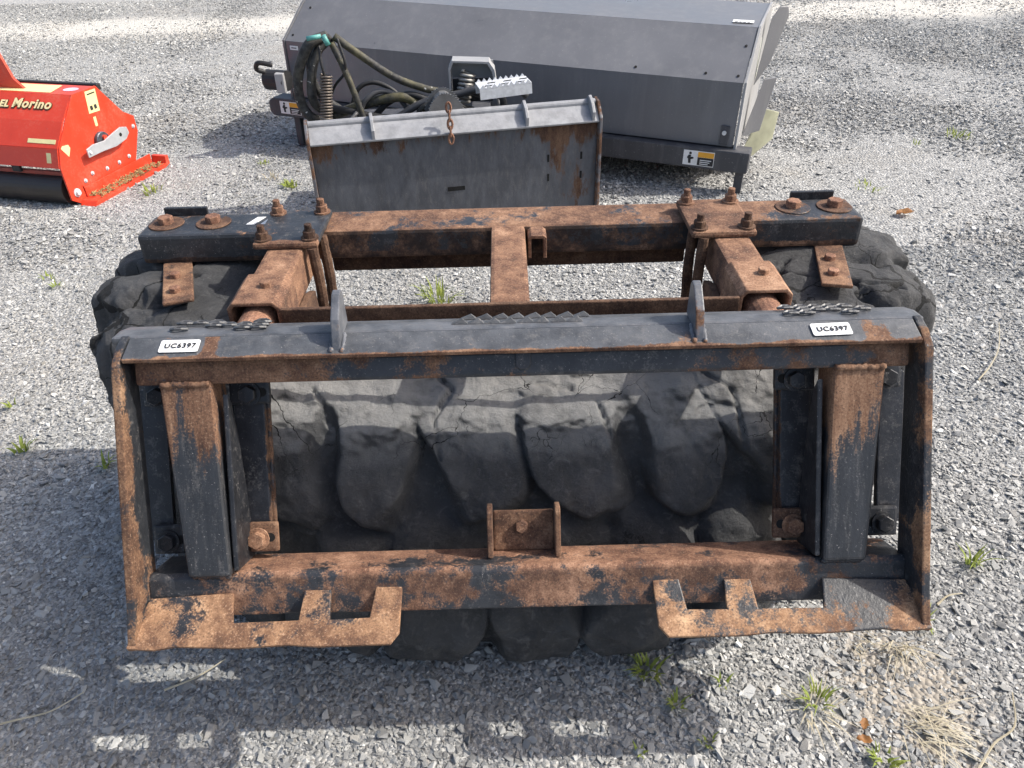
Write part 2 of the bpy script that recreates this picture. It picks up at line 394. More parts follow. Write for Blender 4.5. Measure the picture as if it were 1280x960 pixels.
# posts between rail and beam, with a curved gusset behind the inner side
for sx in (-1, 1):
    bm = bmesh.new()
    o_, i_ = .512, .438; ob, ib = .492, .430
    f = [(sx * o_, .018, .372), (sx * i_, .018, .372), (sx * ib, .022, .084), (sx * ob, .022, .084)]
    bk = [(sx * o_, .075, .372), (sx * i_, .075, .372), (sx * ib, .085, .084), (sx * ob, .085, .084)]
    v = [bm.verts.new(p) for p in f + bk]
    for q in ((0, 1, 2, 3), (7, 6, 5, 4), (0, 4, 5, 1), (1, 5, 6, 2), (2, 6, 7, 3), (3, 7, 4, 0)): bm.faces.new([v[k] for k in q])
    bmesh.ops.recalc_face_normals(bm, faces=bm.faces); bev(bm, .006, 3)
    post = P('post', bm, m_post)
    g = [(.030, .35), (.045, .335), (.065, .28), (.082, .21), (.096, .14), (.104, .0905), (.030, .0905)]
    P('gusset', prism(g, 'x', sx * .428, sx * .420, .002), m_dark, post)
    # rear mounting bars with bolted tabs, one each side of the post
    for a, b, out in ((.392, .437, 0), (.542, .580, 1)):
        bar = box(min(sx * a, sx * b), max(sx * a, sx * b), .100, .112, .118, .352, .002)
        e = a if out == 0 else b
        bx0, bx1 = sorted((sx * (e - .004), sx * (e + .004)))
        box(bx0, bx1, .1125, .122, .118, .352, .002, bm=bar)
        bo = P('mounting_bar', bar, rusty('bar_paint_%d%d' % (sx, out), -.22, [('x', sx * (a + .007), sx * a, .22 if out == 0 else 0)], tone=.6, paint=(.013, .014, .018), seed=3.3 + out))
        xa, xb = sorted((sx * (a - .014), sx * (b + .002))) if out == 0 else sorted((sx * (a - .02), sx * (b - .012)))
        for z0, z1, mt in ((.328, .364, m_dark), (.100, .146, m_brkt if out == 0 else m_dark)):
            tb = P('tab', box(xa, xb, .086, .0965, z0, z1, .004), mt, bo)
            xc = (xa + xb) / 2 - sx * .0
            bolt = hexbolt((xc, .086, (z0 + z1) / 2 - .002), (0, -1, 0), .0135, .011, .0175)
            P('bolt', bolt, m_rust if mt is m_brkt else m_dark, bo)
            # slotted hole beside the bolt
            P('slot', cyl((xc - sx * .019, .0855, (z0 + z1) / 2), (xc - sx * .019, .0875, (z0 + z1) / 2), .007, 14), bpy.data.materials.get('hole_black') or plain('hole_black', (.004, .004, .004), .9), bo)
# lifting ears
for ux in (-.257, .247):
    e = [(.006, .409), (.004, .452), (.018, .487), (.028, .494), (.038, .489), (.062, .452), (.062, .447), (.03, .43)]
    P('lifting_ear', prism(e, 'x', ux - .006, ux + .006, .0018), m_ear)
def weld(a, b, par, r=.0038, m=None):
    a, b = Vector(a), Vector(b); n = max(4, int((b - a).length / .004))
    pts = [a.lerp(b, i / n) + Vector((random.uniform(-1, 1), random.uniform(-1, 1), random.uniform(-1, 1))) * .0009 for i in range(n + 1)]
    return P('weld_bead', tube(pts, lambda t: r * (.8 + .45 * abs(math.sin(t * n * 1.6)) + random.uniform(-.1, .1)), 7), m or m_rust, par, True)
for po_ in [o for o in root.children if o.name.startswith('post')]:
    sg = -1 if sum(v.co.x for v in po_.data.vertices) < 0 else 1
    weld((sg * .51, .0185, .3665), (sg * .44, .0185, .3665), po_, .0045, m_post)
    weld((sg * .49, .034, .083), (sg * .432, .034, .083), po_, .005, m_beam)
for ea in [o for o in root.children if o.name.startswith('lifting_ear')]:
    ex_ = sum(v.co.x for v in ea.data.vertices) / len(ea.data.vertices)
    for dx in (-.0075, .0075): weld((ex_ + dx, .004, .408), (ex_ + dx, .030, .4325), ea, .0035, m_ear)
# clevis in the middle of the bottom beam
cl = P('clevis', prism([(.060, .089), (.060, .158), (.066, .166), (.090, .166), (.096, .158), (.110, .089)], 'x', -.058, -.050, .002), m_brkt)
P('cheek', prism([(.060, .089), (.060, .158), (.066, .166), (.090, .166), (.096, .158), (.110, .089)], 'x', .044, .052, .002), m_brkt, cl)
P('back_plate', box(-.0495, .0435, .096, .104, .089, .152, .003), m_brkt, cl)
P('bolt', hexbolt((-.006, .096, .128), (0, -1, 0), .0105, .010, 0), m_rust, cl)
# small welded nut under the flange
P('nut_boss', prism([(-.009, .400), (.012, .400), (.012, .382), (.007, .376), (-.004, .376), (-.009, .382)], 'y', .013, .0205, .0015), m_dark)
# serrated anti-slip strips on the cap
def grip(x0, n, pitch, toothed):
    b = bmesh.new()
    for i in range(n):
        x = x0 + i * pitch + random.uniform(-.001, .001)
        def w(px, py, pz): return (px, .062 + py, .4448 + .31 * (py) + pz)
        if toothed:
            for yy in (-.010, .010):
                x_ = x + (pitch * .5 if yy > 0 else 0)
                A = [w(x_ - pitch * .5, yy - .004, 0), w(x_ - pitch * .5, yy + .004, 0), w(x_ + pitch * .5, yy + .004, 0), w(x_ + pitch * .5, yy - .004, 0), w(x_ + .004, yy - .002, .0065), w(x_ + .004, yy + .002, .0065)]
                v = [b.verts.new(p) for p in A]
                for f in ((0, 1, 2, 3), (0, 4, 5, 1), (2, 5, 4, 3), (0, 3, 4), (1, 5, 2)): b.faces.new([v[k] for k in f])
        else:
            for yy in (-.012, 0., .012):
                if random.random() < .2: continue
                for sg in (-1, 1):
                    pts = [w(x - pitch * .55, yy, .0025), w(x - pitch * .2, yy + sg * .0045, .0045), w(x + pitch * .2, yy + sg * .0045, .0045), w(x + pitch * .55, yy, .0025)]
                    tube(pts, .0022, 5, bm=b)
    return b
m_grip = rusty('grip_steel', -.2, paint=(.045, .047, .05), grey=.1, seed=14.)
P('grip_strip', grip(-.088, 8, .0235, True), m_grip)
P('grip_strip', grip(-.490, 6, .0225, False), m_grip)
P('grip_strip', grip(.388, 6, .0215, False), m_grip)
# the two white stock labels
m_white = plain('label_white', (.74, .74, .73), .5, var=.09, scale=60, bump=.06)
m_ink = plain('label_ink', (.02, .02, .022), .6)
FN = Vector((0, -.029, .030)).normalized()  # normal of the sloped flange face
FM = PM @ Matrix.Translation((0, .017, .4205)) @ Matrix.Rotation(R(44), 4, 'X')
for ux, rz in ((-.477, .0), (.432, R(1.5))):
    M = FM @ Matrix.Translation((ux, -.001, .0016)) @ Matrix.Rotation(rz, 4, 'Z')
    lb = bmesh.new(); pts = []
    for cx, cy, a0 in ((.0245, .0085, 0), (-.0245, .0085, 90), (-.0245, -.0085, 180), (.0245, -.0085, 270)):
        for k in range(4): a = R(a0 + k * 30); pts.append((cx + .003 * math.cos(a), cy + .003 * math.sin(a)))
    prism(pts, 'z', 0, .0008, 0, bm=lb)
    l = obj('stock_label', lb, m_white, root, M)
    for q, (ox, oy) in enumerate(((0., 0.), (.00045, 0.), (.0002, .00035), (.0002, -.00035))):   # overlaid strikes make the print bold
        text_mesh('lettering', 'UC6397', .0118, m_ink, M @ Matrix.Translation((.001 + ox, -.0005 + oy, .0013 + .00012 * q)), l, .0002)

# ---- rear frame (level, world coordinates)
Wm = Matrix.Translation((0, 1.1, 0))
def Q(n, bm, m, par=root, sm=False):
    bmesh.ops.translate(bm, vec=(0, -1.1, 0), verts=bm.verts); return obj(n, bm, m, par, Wm, sm)
m_bm = rusty('worn_cross_beam', .03, [('x', -.34, -.44, -.17), ('x', .44, .58, -.13), ('z', .583, .570, .30), ('z', .612, .622, .05)], tone=1.1, seed=21., scale_shade=('y', .238, .2335, 1.))
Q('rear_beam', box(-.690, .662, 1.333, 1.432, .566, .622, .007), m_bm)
Q('lower_bar', box(-.345, .345, 1.375, 1.425, .520, .564, .004), m_rustd)
for sx in (-1, 1):
    c = .3935
    # box arm, wider sleeve, pipe running to the rail
    arm = Q('arm', box(sx * c - .032, sx * c + .032, 1.10, 1.332, .555, .628, .007), m_rust)
    sl = bmesh.new(); t = .006; x0, x1 = sx * c - .041, sx * c + .041; y0, y1 = 1.035, 1.135
    prism([(x0, .560), (x0, .628), (x0 + .010, .638), (x1 - .010, .638), (x1, .628), (x1, .560), (x1 - t, .560), (x1 - t, .625), (x1 - .012, .632), (x0 + .012, .632), (x0 + t, .625), (x0 + t, .560)], 'y', y0, y1, .002, bm=sl)
    sv = Q('sleeve', sl, m_rust)
    Q('bolt', hexbolt((sx * c + .008, 1.09, .638), (0, 0, 1), .009, .009, 0), m_rust, sv)
    Q('pipe', cyl((sx * c, .93, .596), (sx * c, 1.11, .596), .029, 24), m_rusto, sm=False)
    Q('gusset', prism([(1.14, .565), (1.20, .565), (1.23, .555), (1.236, .50), (1.21, .48), (1.185, .52), (1.15, .548)], 'x', sx * (c - .046), sx * (c - .034), .002), m_rustd)
    # clamp plate and four studs
    x0, x1 = sorted((sx * .322 - (.012 if sx < 0 else 0), sx * .437 - (.012 if sx < 0 else 0)))
    cp = Q('clamp_plate', box(x0, x1, 1.245, 1.400, .6285, .6405, .006), rusty('clamp_paint_%d' % sx, -.14 if sx < 0 else .2, [('y', .17, .15, .3)], tone=1.15, seed=22.5 + sx))
    for bx in (x0 + .016, x1 - .016):
        for by in (1.264, 1.381):
            Q('nut', hexbolt((bx, by, .6405), (0, 0, 1), .0115, .012, .0155, .012), m_rustd if (by < 1.3) else m_rust, cp)
    for k, (bx, by) in enumerate(((sx * .345, 1.250), (sx * .338, 1.300))):
        pts = catmull([(bx, by, .629), (bx - sx * .003, by - .002, .56), (bx - sx * .001, by, .50), (bx + sx * .002, by + .003, .455)], 6)
        Q('clamp_rod', tube(pts, .0095, 10, jitter=.05), m_rustd)
# cross strip behind the rail and the stub in the middle
Q('cross_strip', box(-.352, .352, 1.030, 1.038, .545, .628, .002), m_rustd)
Q('centre_stub', box(-.031, .031, 1.039, 1.332, .5665, .6265, .007), m_rust)
eb = bmesh.new()
prism([(.036, .5775), (.036, .617), (.042, .622), (.064, .622), (.070, .617), (.070, .5775), (.064, .5775), (.064, .616), (.042, .616), (.042, .5775)], 'y', 1.290, 1.332, .0012, bm=eb)
Q('stub_eye', eb, m_rust)
def spin(bm, c, sx):
    bmesh.ops.rotate(bm, cent=(c[0], c[1], 0), matrix=Matrix.Rotation(R(19) if sx < 0 else R(-14), 3, 'Z'), verts=bm.verts); return bm
# bolts with large washers, end tabs and bolted straps on the beam ends
for sx, xs_ in ((-1, (-.652, -.562)), (1, (.545, .624))):
    for x in xs_:
        w = Q('washer', cyl((x, 1.388, .622), (x, 1.388, .6245), .033, 28, bevel=.001), rusty('washer_rust_%d' % int(x * 100), .05, tone=.75, seed=x * 9))
        Q('bolt', hexbolt((x, 1.388, .6245), (0, 0, 1), .0145, .013, .0), m_rusto, w)
    xm = sum(xs_) / 2 + (-.022 if sx < 0 else .012)
    Q('end_tab', box(xm - .042, xm + .042, 1.4325, 1.441, .57, .636, .002), m_dark)
    xs2 = -.602 if sx < 0 else .588
    s = Q('strap', spin(box(xs2 - .026, xs2 + .026, 1.175, 1.345, .5605, .5675, .003), (xs2, 1.26), sx), rusty('strap_rust_%d' % sx, .12, tone=1.25, seed=30 + sx, hue=.03))
    for by in (1.215, 1.275):
        Q('bolt', spin(hexbolt((xs2 - .004, by, .5675), (0, 0, 1), .0105, .009, 0), (xs2, 1.26), sx), m_rusto, s)
# remains of white lettering on the beam
for x0, x1, sk in ((-.497, -.481, .014), (-.470, -.443, .014)):
    Q('beam_decal', prism([(x0, 1.375), (x1, 1.375), (x1 + sk, 1.41), (x0 + sk, 1.41)], 'z', .6222, .6229, 0), m_white)

# ---- the tyre: half of a big lugged tyre lying on its side, worn and cracked
def tyre_mesh():
    NS, a, b, yc, ex = 620, .790, .560, 1.425, 2.65
    th = np.linspace(math.pi, 0, 4000)
    px = a * np.sign(np.cos(th)) * np.abs(np.cos(th)) ** (2 / ex); py = yc - b * np.abs(np.sin(th)) ** (2 / ex)
    px = np.concatenate([[-a * .985], px, [a * .985]]); py = np.concatenate([[1.50], py, [1.50]])
    d = np.concatenate([[0], np.cumsum(np.hypot(np.diff(px), np.diff(py)))]); L = d[-1]
    s = np.linspace(0, L, NS); cx = np.interp(s, d, px); cy = np.interp(s, d, py)
    cx = np.convolve(np.pad(cx, 10, 'edge'), np.ones(21) / 21, 'valid') if False else cx
    tx = np.gradient(cx); ty = np.gradient(cy); l = np.hypot(tx, ty); nxn, nyn = ty / l, -tx / l    # outward normal
    # outward profile: (offset, height, lug weight), from the inner edge of the top sidewall round to the bottom
    prof = [(-.345, .535), (-.33, .552), (-.27, .561), (-.20, .563), (-.15, .560), (-.105, .548), (-.075, .527), (-.06, .50), (-.045, .45), (-.032, .39), (-.022, .32), (-.018, .25), (-.018, .18), (-.022, .11), (-.035, .055), (-.06, .022), (-.10, .008), (-.17, .006), (-.26, .012)]
    pr = np.array([tuple(v) for v in catmull([(o, z, 0) for o, z in prof], 11)])[:, :2]
    inner = np.array([(-.26, .05), (-.17, .045), (-.11, .07), (-.085, .15), (-.08, .28), (-.095, .42), (-.13, .495), (-.2, .515), (-.30, .508), (-.345, .515)])
    po = np.concatenate([pr, inner]); NO = len(pr); NP = len(po)
    S = s[:, None]; O = po[None, :, 0] + 0 * S; Z = po[None, :, 1] + 0 * S
    sm = lambda x, e0, e1: (lambda t: t * t * (3 - 2 * t))(np.clip((x - e0) / (e1 - e0), 0, 1))
    mid = L / 2; side = np.clip(np.abs(cx) / a, 0, 1)[:, None]
    lean = (1 - side ** 2) * .085
    outer = (np.arange(NP) < NO)[None, :]
    O = np.where(po[None, :, 0] < -.12, -.12 + (O + .12) * (1 - .55 * (1 - side ** 2)), O)
    O = O + (1 - side ** 2) * .034 * (1 - sm(Z, .12, .30))
    O = O - side ** 3 * .11 * (1 - np.clip(Z / .46, 0, 1)) ** 1.1
    O = O + np.where((Z > .3) & outer & (O > -.2), (-.018 - O) * .38 * side ** 2, 0)
    O = O - np.where(Z > .12, (Z - .12) / .44, 0) ** 1.25 * lean + np.where(Z < .3, .012 * (1 - side ** 2), 0)
    Z = Z - (1 - side ** 2) * .095 * np.clip((Z - .12) / .4, 0, 1)
    pitch = .172
    u = (S - mid)
    wob = .12 * np.sin(u * 9.1 + Z * 7) + .08 * np.sin(u * 23.7)
    def row(sh, ph, zc, hz, drop, top):
        c = (u + sh * (Z - .3)) / pitch + ph + wob * .3
        i = np.floor(c + .5); c = c - i
        jit = np.sin(i * 12.9898) * .5; j2 = np.cos(i * 7.233) * .5; c = c + .10 * np.sin(Z * 31 + i * 2.1)
        zz = (Z - zc - .02 * jit - drop * c) / hz
        if top: zz = np.minimum(zz, 0)
        e = (np.abs(c / (.515 + .03 * j2)) ** 3.0 + np.abs(zz) ** 2.6) ** (1 / 2.8)
        blk = 1 - sm(e, .70 + .1 * jit, 1.0)
        return blk * (.82 + .18 * (1 - np.clip(e, 0, 1)) + .12 * jit)
    lug = np.maximum(row(.34, .18, .455 - .03 * side ** 2, .185 + .03 * side ** 2, .06, True), .9 * row(-.20, .62, .135, .165, -.05, False))
    O = O + np.where(outer, lug * .052 * (1 - np.clip((Z - .355 - .14 * side ** 2) / .10, 0, 1) ** 1.2), 0)
    # hand-sized dents and hard worn lumps
    nz = np.zeros_like(O)
    for i in range(NS):
        for j in range(NP):
            if outer[0, j]:
                q = (cx[i] + nxn[i] * O[i, j], cy[i] + nyn[i] * O[i, j], Z[i, j])
                nz[i, j] = .016 * mnoise.noise((q[0] * 7, q[1] * 7, q[2] * 7)) + .010 * (abs(mnoise.noise((q[0] * 13 + 4, q[1] * 13, q[2] * 13))) - .25) + .0085 * mnoise.noise((q[0] * 24, q[1] * 24, q[2] * 24)) + .0032 * mnoise.noise((q[0] * 80, q[1] * 80, q[2] * 80))
    O = O + nz; Z = Z + np.where(Z > .45, nz * .45, 0)
    # cut ends come out ragged
    X = cx[:, None] + nxn[:, None] * O; Y = cy[:, None] + nyn[:, None] * O
    # deep weather splits and the grooves between the lug ends on the flanks
    def seg_d(px_, py_, qx, qy):
        vx, vy = qx - px_, qy - py_; t = np.clip(((X - px_) * vx + (Y - py_) * vy) / (vx * vx + vy * vy), 0, 1)
        return np.hypot(X - px_ - t * vx, Y - py_ - t * vy)
    wv = .010 * np.sin(X * 60 + Y * 41) + .006 * np.sin(X * 131 - Y * 97)
    for w_, dp, pl in ((.0045, .020, [(.45, 1.32), (.50, 1.27), (.56, 1.24), (.61, 1.235), (.70, 1.20)]), (.004, .016, [(.61, 1.235), (.68, 1.15), (.72, 1.08)]), (.004, .016, [(.47, 1.24), (.52, 1.30)]),
                       (.004, .016, [(-.44, 1.20), (-.50, 1.195), (-.57, 1.20)]), (.004, .016, [(-.52, 1.13), (-.47, 1.06), (-.46, 1.00)]), (.0035, .014, [(-.66, 1.28), (-.58, 1.29)]),
                       (.003, .009, [(-.14, 1.10), (-.10, 1.05), (-.13, 1.00), (-.12, .95)]), (.003, .009, [(.02, 1.06), (.10, 1.045)]), (.003, .008, [(.14, 1.02), (.16, .97)]), (.003, .009, [(.30, 1.08), (.36, 1.02), (.37, .95)]), (.003, .008, [(-.33, 1.04), (-.30, 1.00)]),
                       (.014, .026, [(-.80, 1.36), (-.70, 1.33), (-.62, 1.34)]), (.016, .028, [(-.79, 1.24), (-.70, 1.21), (-.62, 1.22)]), (.016, .028, [(-.74, 1.11), (-.65, 1.09), (-.57, 1.12)]), (.015, .026, [(-.66, .99), (-.58, 1.00), (-.52, 1.05)]),
                       (.015, .026, [(.80, 1.32), (.72, 1.29), (.66, 1.30)]), (.016, .028, [(.78, 1.18), (.70, 1.15), (.63, 1.18)]), (.016, .028, [(.71, 1.05), (.63, 1.04), (.56, 1.08)]), (.015, .024, [(.62, .95), (.55, .98)])):
        dd = np.full(X.shape, 9.)
        for (ax_, ay_), (bx_, by_) in zip(pl, pl[1:]): dd = np.minimum(dd, seg_d(ax_, ay_, bx_, by_))
        dd = np.abs(dd + wv * (.12 if w_ < .0032 else .5 if w_ < .01 else .8) * (dd < .05))
        gq = np.exp(-(dd / w_) ** 2) * outer
        Z = Z - gq * dp * (Z > .30) * np.clip((Z - .30) / .12, 0, 1); 
        X = X - gq * dp * .8 * nxn[:, None] * (w_ > .01) * (Z > .15); Y = Y - gq * dp * .8 * nyn[:, None] * (w_ > .01) * (Z > .15)
    # the mouth of the tyre is open: keep inner edge from crossing the middle
    Z = np.maximum(Z, -.002)
    co = np.stack([X, Y, Z], 2).reshape(-1, 3)
    f = []
    for i in range(NS - 1):
        for j in range(NP):
            k = (j + 1) % NP; f.append((i * NP + j, i * NP + k, (i + 1) * NP + k, (i + 1) * NP + j))
    f.append(tuple(range(NP))); f.append(tuple(range((NS - 1) * NP, NS * NP))[::-1])
    co[:, 1] -= 1.1
    me = bpy.data.meshes.new('tyre'); me.from_pydata(co.tolist(), [], f); return me
def mat_tyre():
    t = NT('weathered_rubber')
    x, y, z = t.axis('x'), t.axis('y'), t.axis('z')
    n = t.noise(14, 4, .65, 0); fine = t.noise(190, 2, .7)
    # pale dust kept to the sunlit near shoulder; shaded lugs get the dark colour
    near = t.math('MULTIPLY', t.rng(t.math('ABSOLUTE', x), .62, .36, 0, 1, True), t.rng(y, .05, -.06, 0, 1, True))
    gn = t.n('NewGeometry'); sn = t.n('SeparateXYZ'); t.l(gn.outputs['Normal'], sn.inputs[0])
    film = t.math('MULTIPLY', t.math('MULTIPLY', t.math('MULTIPLY', near, t.rng(z, .385, .435)), t.rng(n, .22, .5)), t.rng(sn.outputs[2], .45, .85, .03, 1., True))
    base = t.mix(t.rng(n, .3, .72), (.031, .0315, .033), (.080, .0805, .082))
    base = t.mix(t.math('MULTIPLY', t.rng(fine, .55, .7), .25), base, (.12, .12, .125))
    col = t.mix(t.math('MULTIPLY', film, .82), base, (.31, .305, .295))
    sc = t.math('MULTIPLY', t.rng(t.noise(40, 5, .75, .6), .55, .70), .38)
    col = t.mix(sc, col, (.2, .195, .185))
    # weather cracks
    dv = t.n('VectorMath'); dv.operation = 'ADD'; nn = t.n('TexNoise'); t.l(t.co, nn.inputs[0]); nn.inputs['Scale'].default_value = 9; nn.inputs['Detail'].default_value = 5
    sv = t.n('VectorMath'); sv.operation = 'SCALE'; t.l(nn.outputs['Color'], sv.inputs[0]); sv.inputs['Scale'].default_value = .13
    t.l(t.co, dv.inputs[0]); t.l(sv.outputs[0], dv.inputs[1])
    ed = t.voro(9, 'DISTANCE_TO_EDGE', dv.outputs[0])
    flank = t.rng(t.math('ABSOLUTE', x), .34, .5)
    wd = t.math('MULTIPLY', t.rng(t.math('ADD', t.noise(5, 3), t.math('MULTIPLY', flank, .10)), .54, .74), t.math('ADD', .016, t.math('MULTIPLY', flank, .022)))
    cr = t.math('MULTIPLY', t.math('LESS_THAN', ed, wd), t.rng(z, .36, .40))
    ed2 = t.voro(34, 'DISTANCE_TO_EDGE', dv.outputs[0])
    cr2 = t.math('LESS_THAN', ed2, t.math('MULTIPLY', t.rng(t.noise(8, 3), .6, .75), .03))
    cc = t.math('MAXIMUM', cr, t.math('MULTIPLY', cr2, .7))
    col = t.mix(cc, col, (.008, .008, .008))
    nb = t.bump(t.noise(55, 7, .8), 1., .008); nb = t.bump(t.math('SUBTRACT', 1., cc), .9, .006, nb)
    return t.fin(col, t.rng(n, .3, .7, .62, .85), 0, nb, .4)
ty = obj('tyre', tyre_mesh(), mat_tyre(), root, Wm, True)

# ------------------------------------------------------------------ the grey road sweeper with its hitch plate
SW = empty('road_sweeper', (-1.043, 3.822, 0), (0, R(1.4), R(-21.7)))
tag(SW, 'charcoal grey angled road sweeper with a boxy hood, hoses and hitch plate, behind the scraper', 'sweeper')
SM = WM['road_sweeper']
S = lambda n, bm, m, par=SW, sm=False: obj(n, bm, m, par, SM, sm)
def sheet_paint(name, col, rough=.42, dirt=.3):
    t = NT(name); n = t.noise(3, 5, .6); st = t.noise(6, 5, .65, 0, t.map((4, 4, .5))); f = t.noise(140, 2)
    c = t.mix(t.rng(n, .3, .7), tuple(x * .88 for x in col), tuple(x * 1.12 for x in col))
    c = t.mix(t.math('MULTIPLY', t.rng(st, .48, .75), dirt), c, (.30, .295, .28))
    c = t.mix(t.math('MULTIPLY', t.rng(f, .66, .74), .3), c, (.35, .34, .33))
    return t.fin(c, t.rng(n, .3, .7, rough, rough + .2), 0, t.bump(t.noise(40, 2), .08, .002), .5)
m_sw = m_swt = sheet_paint('charcoal_sheet', (.145, .146, .154), .27, .2)
m_swd = sheet_paint('dark_frame_paint', (.05, .051, .058), .45, .2)
m_swl = sheet_paint('pale_end_sheet', (.30, .30, .30), .45, .35)
m_blk = plain('black_rubber', (.016, .016, .017), .6, scale=20)
m_hole = bpy.data.materials['hole_black']
m_zinc = plain('zinc_plating', (.62, .63, .64), .42, .15, .15, 60)
m_or = plain('decal_orange', (.75, .36, .03), .5, var=.05); m_yel = plain('decal_cream', (.75, .66, .33), .5, var=.08)

S('front_panel', box(.015, 2.090, .030, .036, .236, .484, .001), m_sw)
S('slope_panel', prism([(.029, .4845), (.262, .642), (.266, .637), (.0335, .480)], 'x', .012, 2.092, .001), m_swt)
S('top_panel', prism([(.262, .6425), (.67, .668), (.67, .662), (.266, .6372)], 'x', .010, 2.094, .001), m_swt)
S('rear_panel', prism([(.6705, .667), (.78, .42), (.774, .416), (.6645, .661)], 'x', .012, 2.092, .001), m_sw)
ep = [(.026, .225), (.026, .487), (.262, .6475), (.676, .674), (.786, .42), (.74, .22)]
S('end_panel', prism(ep, 'x', .000, .0095, .001), m_sw)
S('end_panel', prism(ep, 'x', 2.0945, 2.104, .001), m_swl)
fb = prism([(-.11, .165), (-.09, .146), (2.165, .146), (2.165, .230), (-.085, .230), (-.11, .212)], 'y', -.01, .085, .006)
S('frame_beam', fb, m_swd)
for x, zb in ((.0, 0.), (2.118, .045)):
    lg = S('stand_leg', box(x, x + .034, .02, .055, zb + .004, .1455, .003), m_swd)
    S('foot', box(x - .012, x + .046, .005, .07, zb - .004, zb + .0035, .001), m_swd, lg)
# outward arm plates on the right end
def splay(bm, k=1.4):
    for v in bm.verts: v.co.y += (v.co.x - 2.10) * k
    return bm
S('end_bar', splay(prism([(2.106, .230), (2.150, .448), (2.196, .445), (2.168, .234)], 'y', .20, .212, .002)), m_sw)
S('end_flange', splay(prism([(2.128, .655), (2.150, .695), (2.182, .690), (2.190, .655), (2.152, .478), (2.106, .395)], 'y', .36, .37, .004)), m_sw)
S('side_skirt', splay(prism([(2.107, .135), (2.165, .318), (2.228, .285), (2.222, .170), (2.155, .115)], 'y', .24, .247, .003)), plain('stained_skirt', (.36, .36, .25), .6, var=.35, scale=5))
S('latch', box(2.035, 2.068, .022, .030, .245, .318, .001), m_swd)
S('latch_bolt', cyl((2.050, .022, .292), (2.050, .014, .292), .0085, 12), m_zinc)
rv = [(1.66, .055), (1.94, .055), (2.065, .055), (2.065, .18), (.04, .06), (.06, .20)]
for x, v in rv:
    z = .4845 + (v - .029) * .676; p = Vector((x, v, z)); d = Vector((0, -.56, .83))
    S('rivet', cyl(p - d * .001, p + d * .003, .0055, 10), m_hole)
# decals
def warn_decal(x, w, h, z):
    d = S('warning_decal', box(x, x + w, -.0115, -.0102, z - h / 2, z + h / 2, 0), m_white)
    S('decal_panel', box(x + w * .47, x + w - .002, -.0128, -.0117, z + h * .10, z + h / 2 - .003, 0), m_or, d)
    S('decal_panel', box(x + w * .47, x + w - .002, -.0128, -.0117, z - h / 2 + .003, z + h * .08, 0), m_ink, d)
    for k in range(3):
        S('text_line', box(x + w * .55, x + w * (.92 - .05 * k), -.0137, -.0130, z - h * (.08 + .13 * k) - .002, z - h * (.08 + .13 * k) + .001, 0), m_white, d)
    fg = bmesh.new(); cx = x + w * .23
    prism([(cx - .006, z - .022), (cx + .004, z - .022), (cx + .003, z - .006), (cx + .014, z - .002), (cx + .013, z + .004), (cx + .002, z + .004), (cx + .003, z + .012), (cx - .007, z + .012), (cx - .014, z), (cx - .008, z - .004)], 'y', -.0128, -.0117, 0, bm=fg)
    S('pictogram', fg, m_ink, d)
    S('pictogram', cyl((cx - .001, -.0117, z + .019), (cx - .001, -.0128, z + .019), .0055, 12), m_ink, d)
warn_decal(1.905, .125, .060, .188); warn_decal(-.045, .115, .058, .190)
lb = S('paper_label', prism([(1.985, .30), (2.068, .305), (2.066, .36), (1.983, .355)], 'z', .6486, .6494, 0), m_white)
for k in range(4): S('text_line', box(1.995 + k * .016, 2.006 + k * .016, .304 + .001 * k, .314, .6496, .6502, 0), m_ink, lb)
l2 = S('small_label', box(.035, .078, .0285, .0298, .448, .466, 0), m_white)
S('text_line', box(.043, .070, .0270, .0280, .455, .459, 0), m_ink, l2)
ov = bmesh.new(); prism([(.40 + .035 * math.cos(k * R(20)) - .02 * math.sin(k * R(20)), .50 + .085 * math.sin(k * R(20))) for k in range(18)], 'x', 2.1045, 2.1055, 0, bm=ov)
S('oval_decal', ov, plain('decal_pale', (.75, .76, .66), .5, var=.1))
# brush: core and bristles
bc = S('brush', cyl((.06, .29, .235), (2.04, .29, .272), .12, 24), m_blk)
bb = bmesh.new()
for i in range(9000):
    x = random.uniform(.06, 2.04); a = random.uniform(math.radians(150), math.radians(330)); r1 = random.uniform(.205, .262)
    c = Vector((x, .29, .235 + .0187 * x)); d = Vector((random.uniform(-.12, .12), math.cos(a), math.sin(a)))
    t = Vector((.004, -math.sin(a) * .002, .002)); p = c + d * .095; q = c + d * r1; q.z = max(q.z, .004 + .0245 * x)
    v = [bb.verts.new(p - t), bb.verts.new(p + t), bb.verts.new(q)]; bb.faces.new(v)
kind(S('bristles', bb, plain('bristle_fibre', (.045, .041, .035), .8, var=.7, scale=60), bc), 'stuff')

# hitch plate, turned against the sweeper
HM = Matrix.Translation((-.690, 2.665, .055)) @ Matrix.Rotation(R(11.3), 4, 'Z') @ Matrix.Scale(.965, 4, (1, 0, 0))
Hh = lambda n, bm, m, par=SW, sm=False: obj(n, bm, m, par, HM, sm)
m_hp = rusty('hitch_paint', -.24, [('x', .70, .95, .17), ('z', .19, .30, .20), ('x', .42, .12, .07)], paint=(.062, .066, .076), stretch=(1.3, 1, .45), seed=40., scale=8, tone=.5)
m_hr = rusty('hitch_rail_paint', -.3, paint=(.22, .225, .235), grey=.35, seed=41.)
hp = Hh('hitch_plate', box(.012, 1.094, .012, .022, -.050, .312, .002), m_hp)
for z_ in (.182, .108):
    for x_ in (.899, 1.032): Hh('slot', box(x_ - .004, x_ + .004, .0105, .0122, z_ - .014, z_ + .014, 0), m_hole, hp)
Hh('slot', box(.498, .566, .0105, .0122, .092, .108, 0), m_hole, hp)
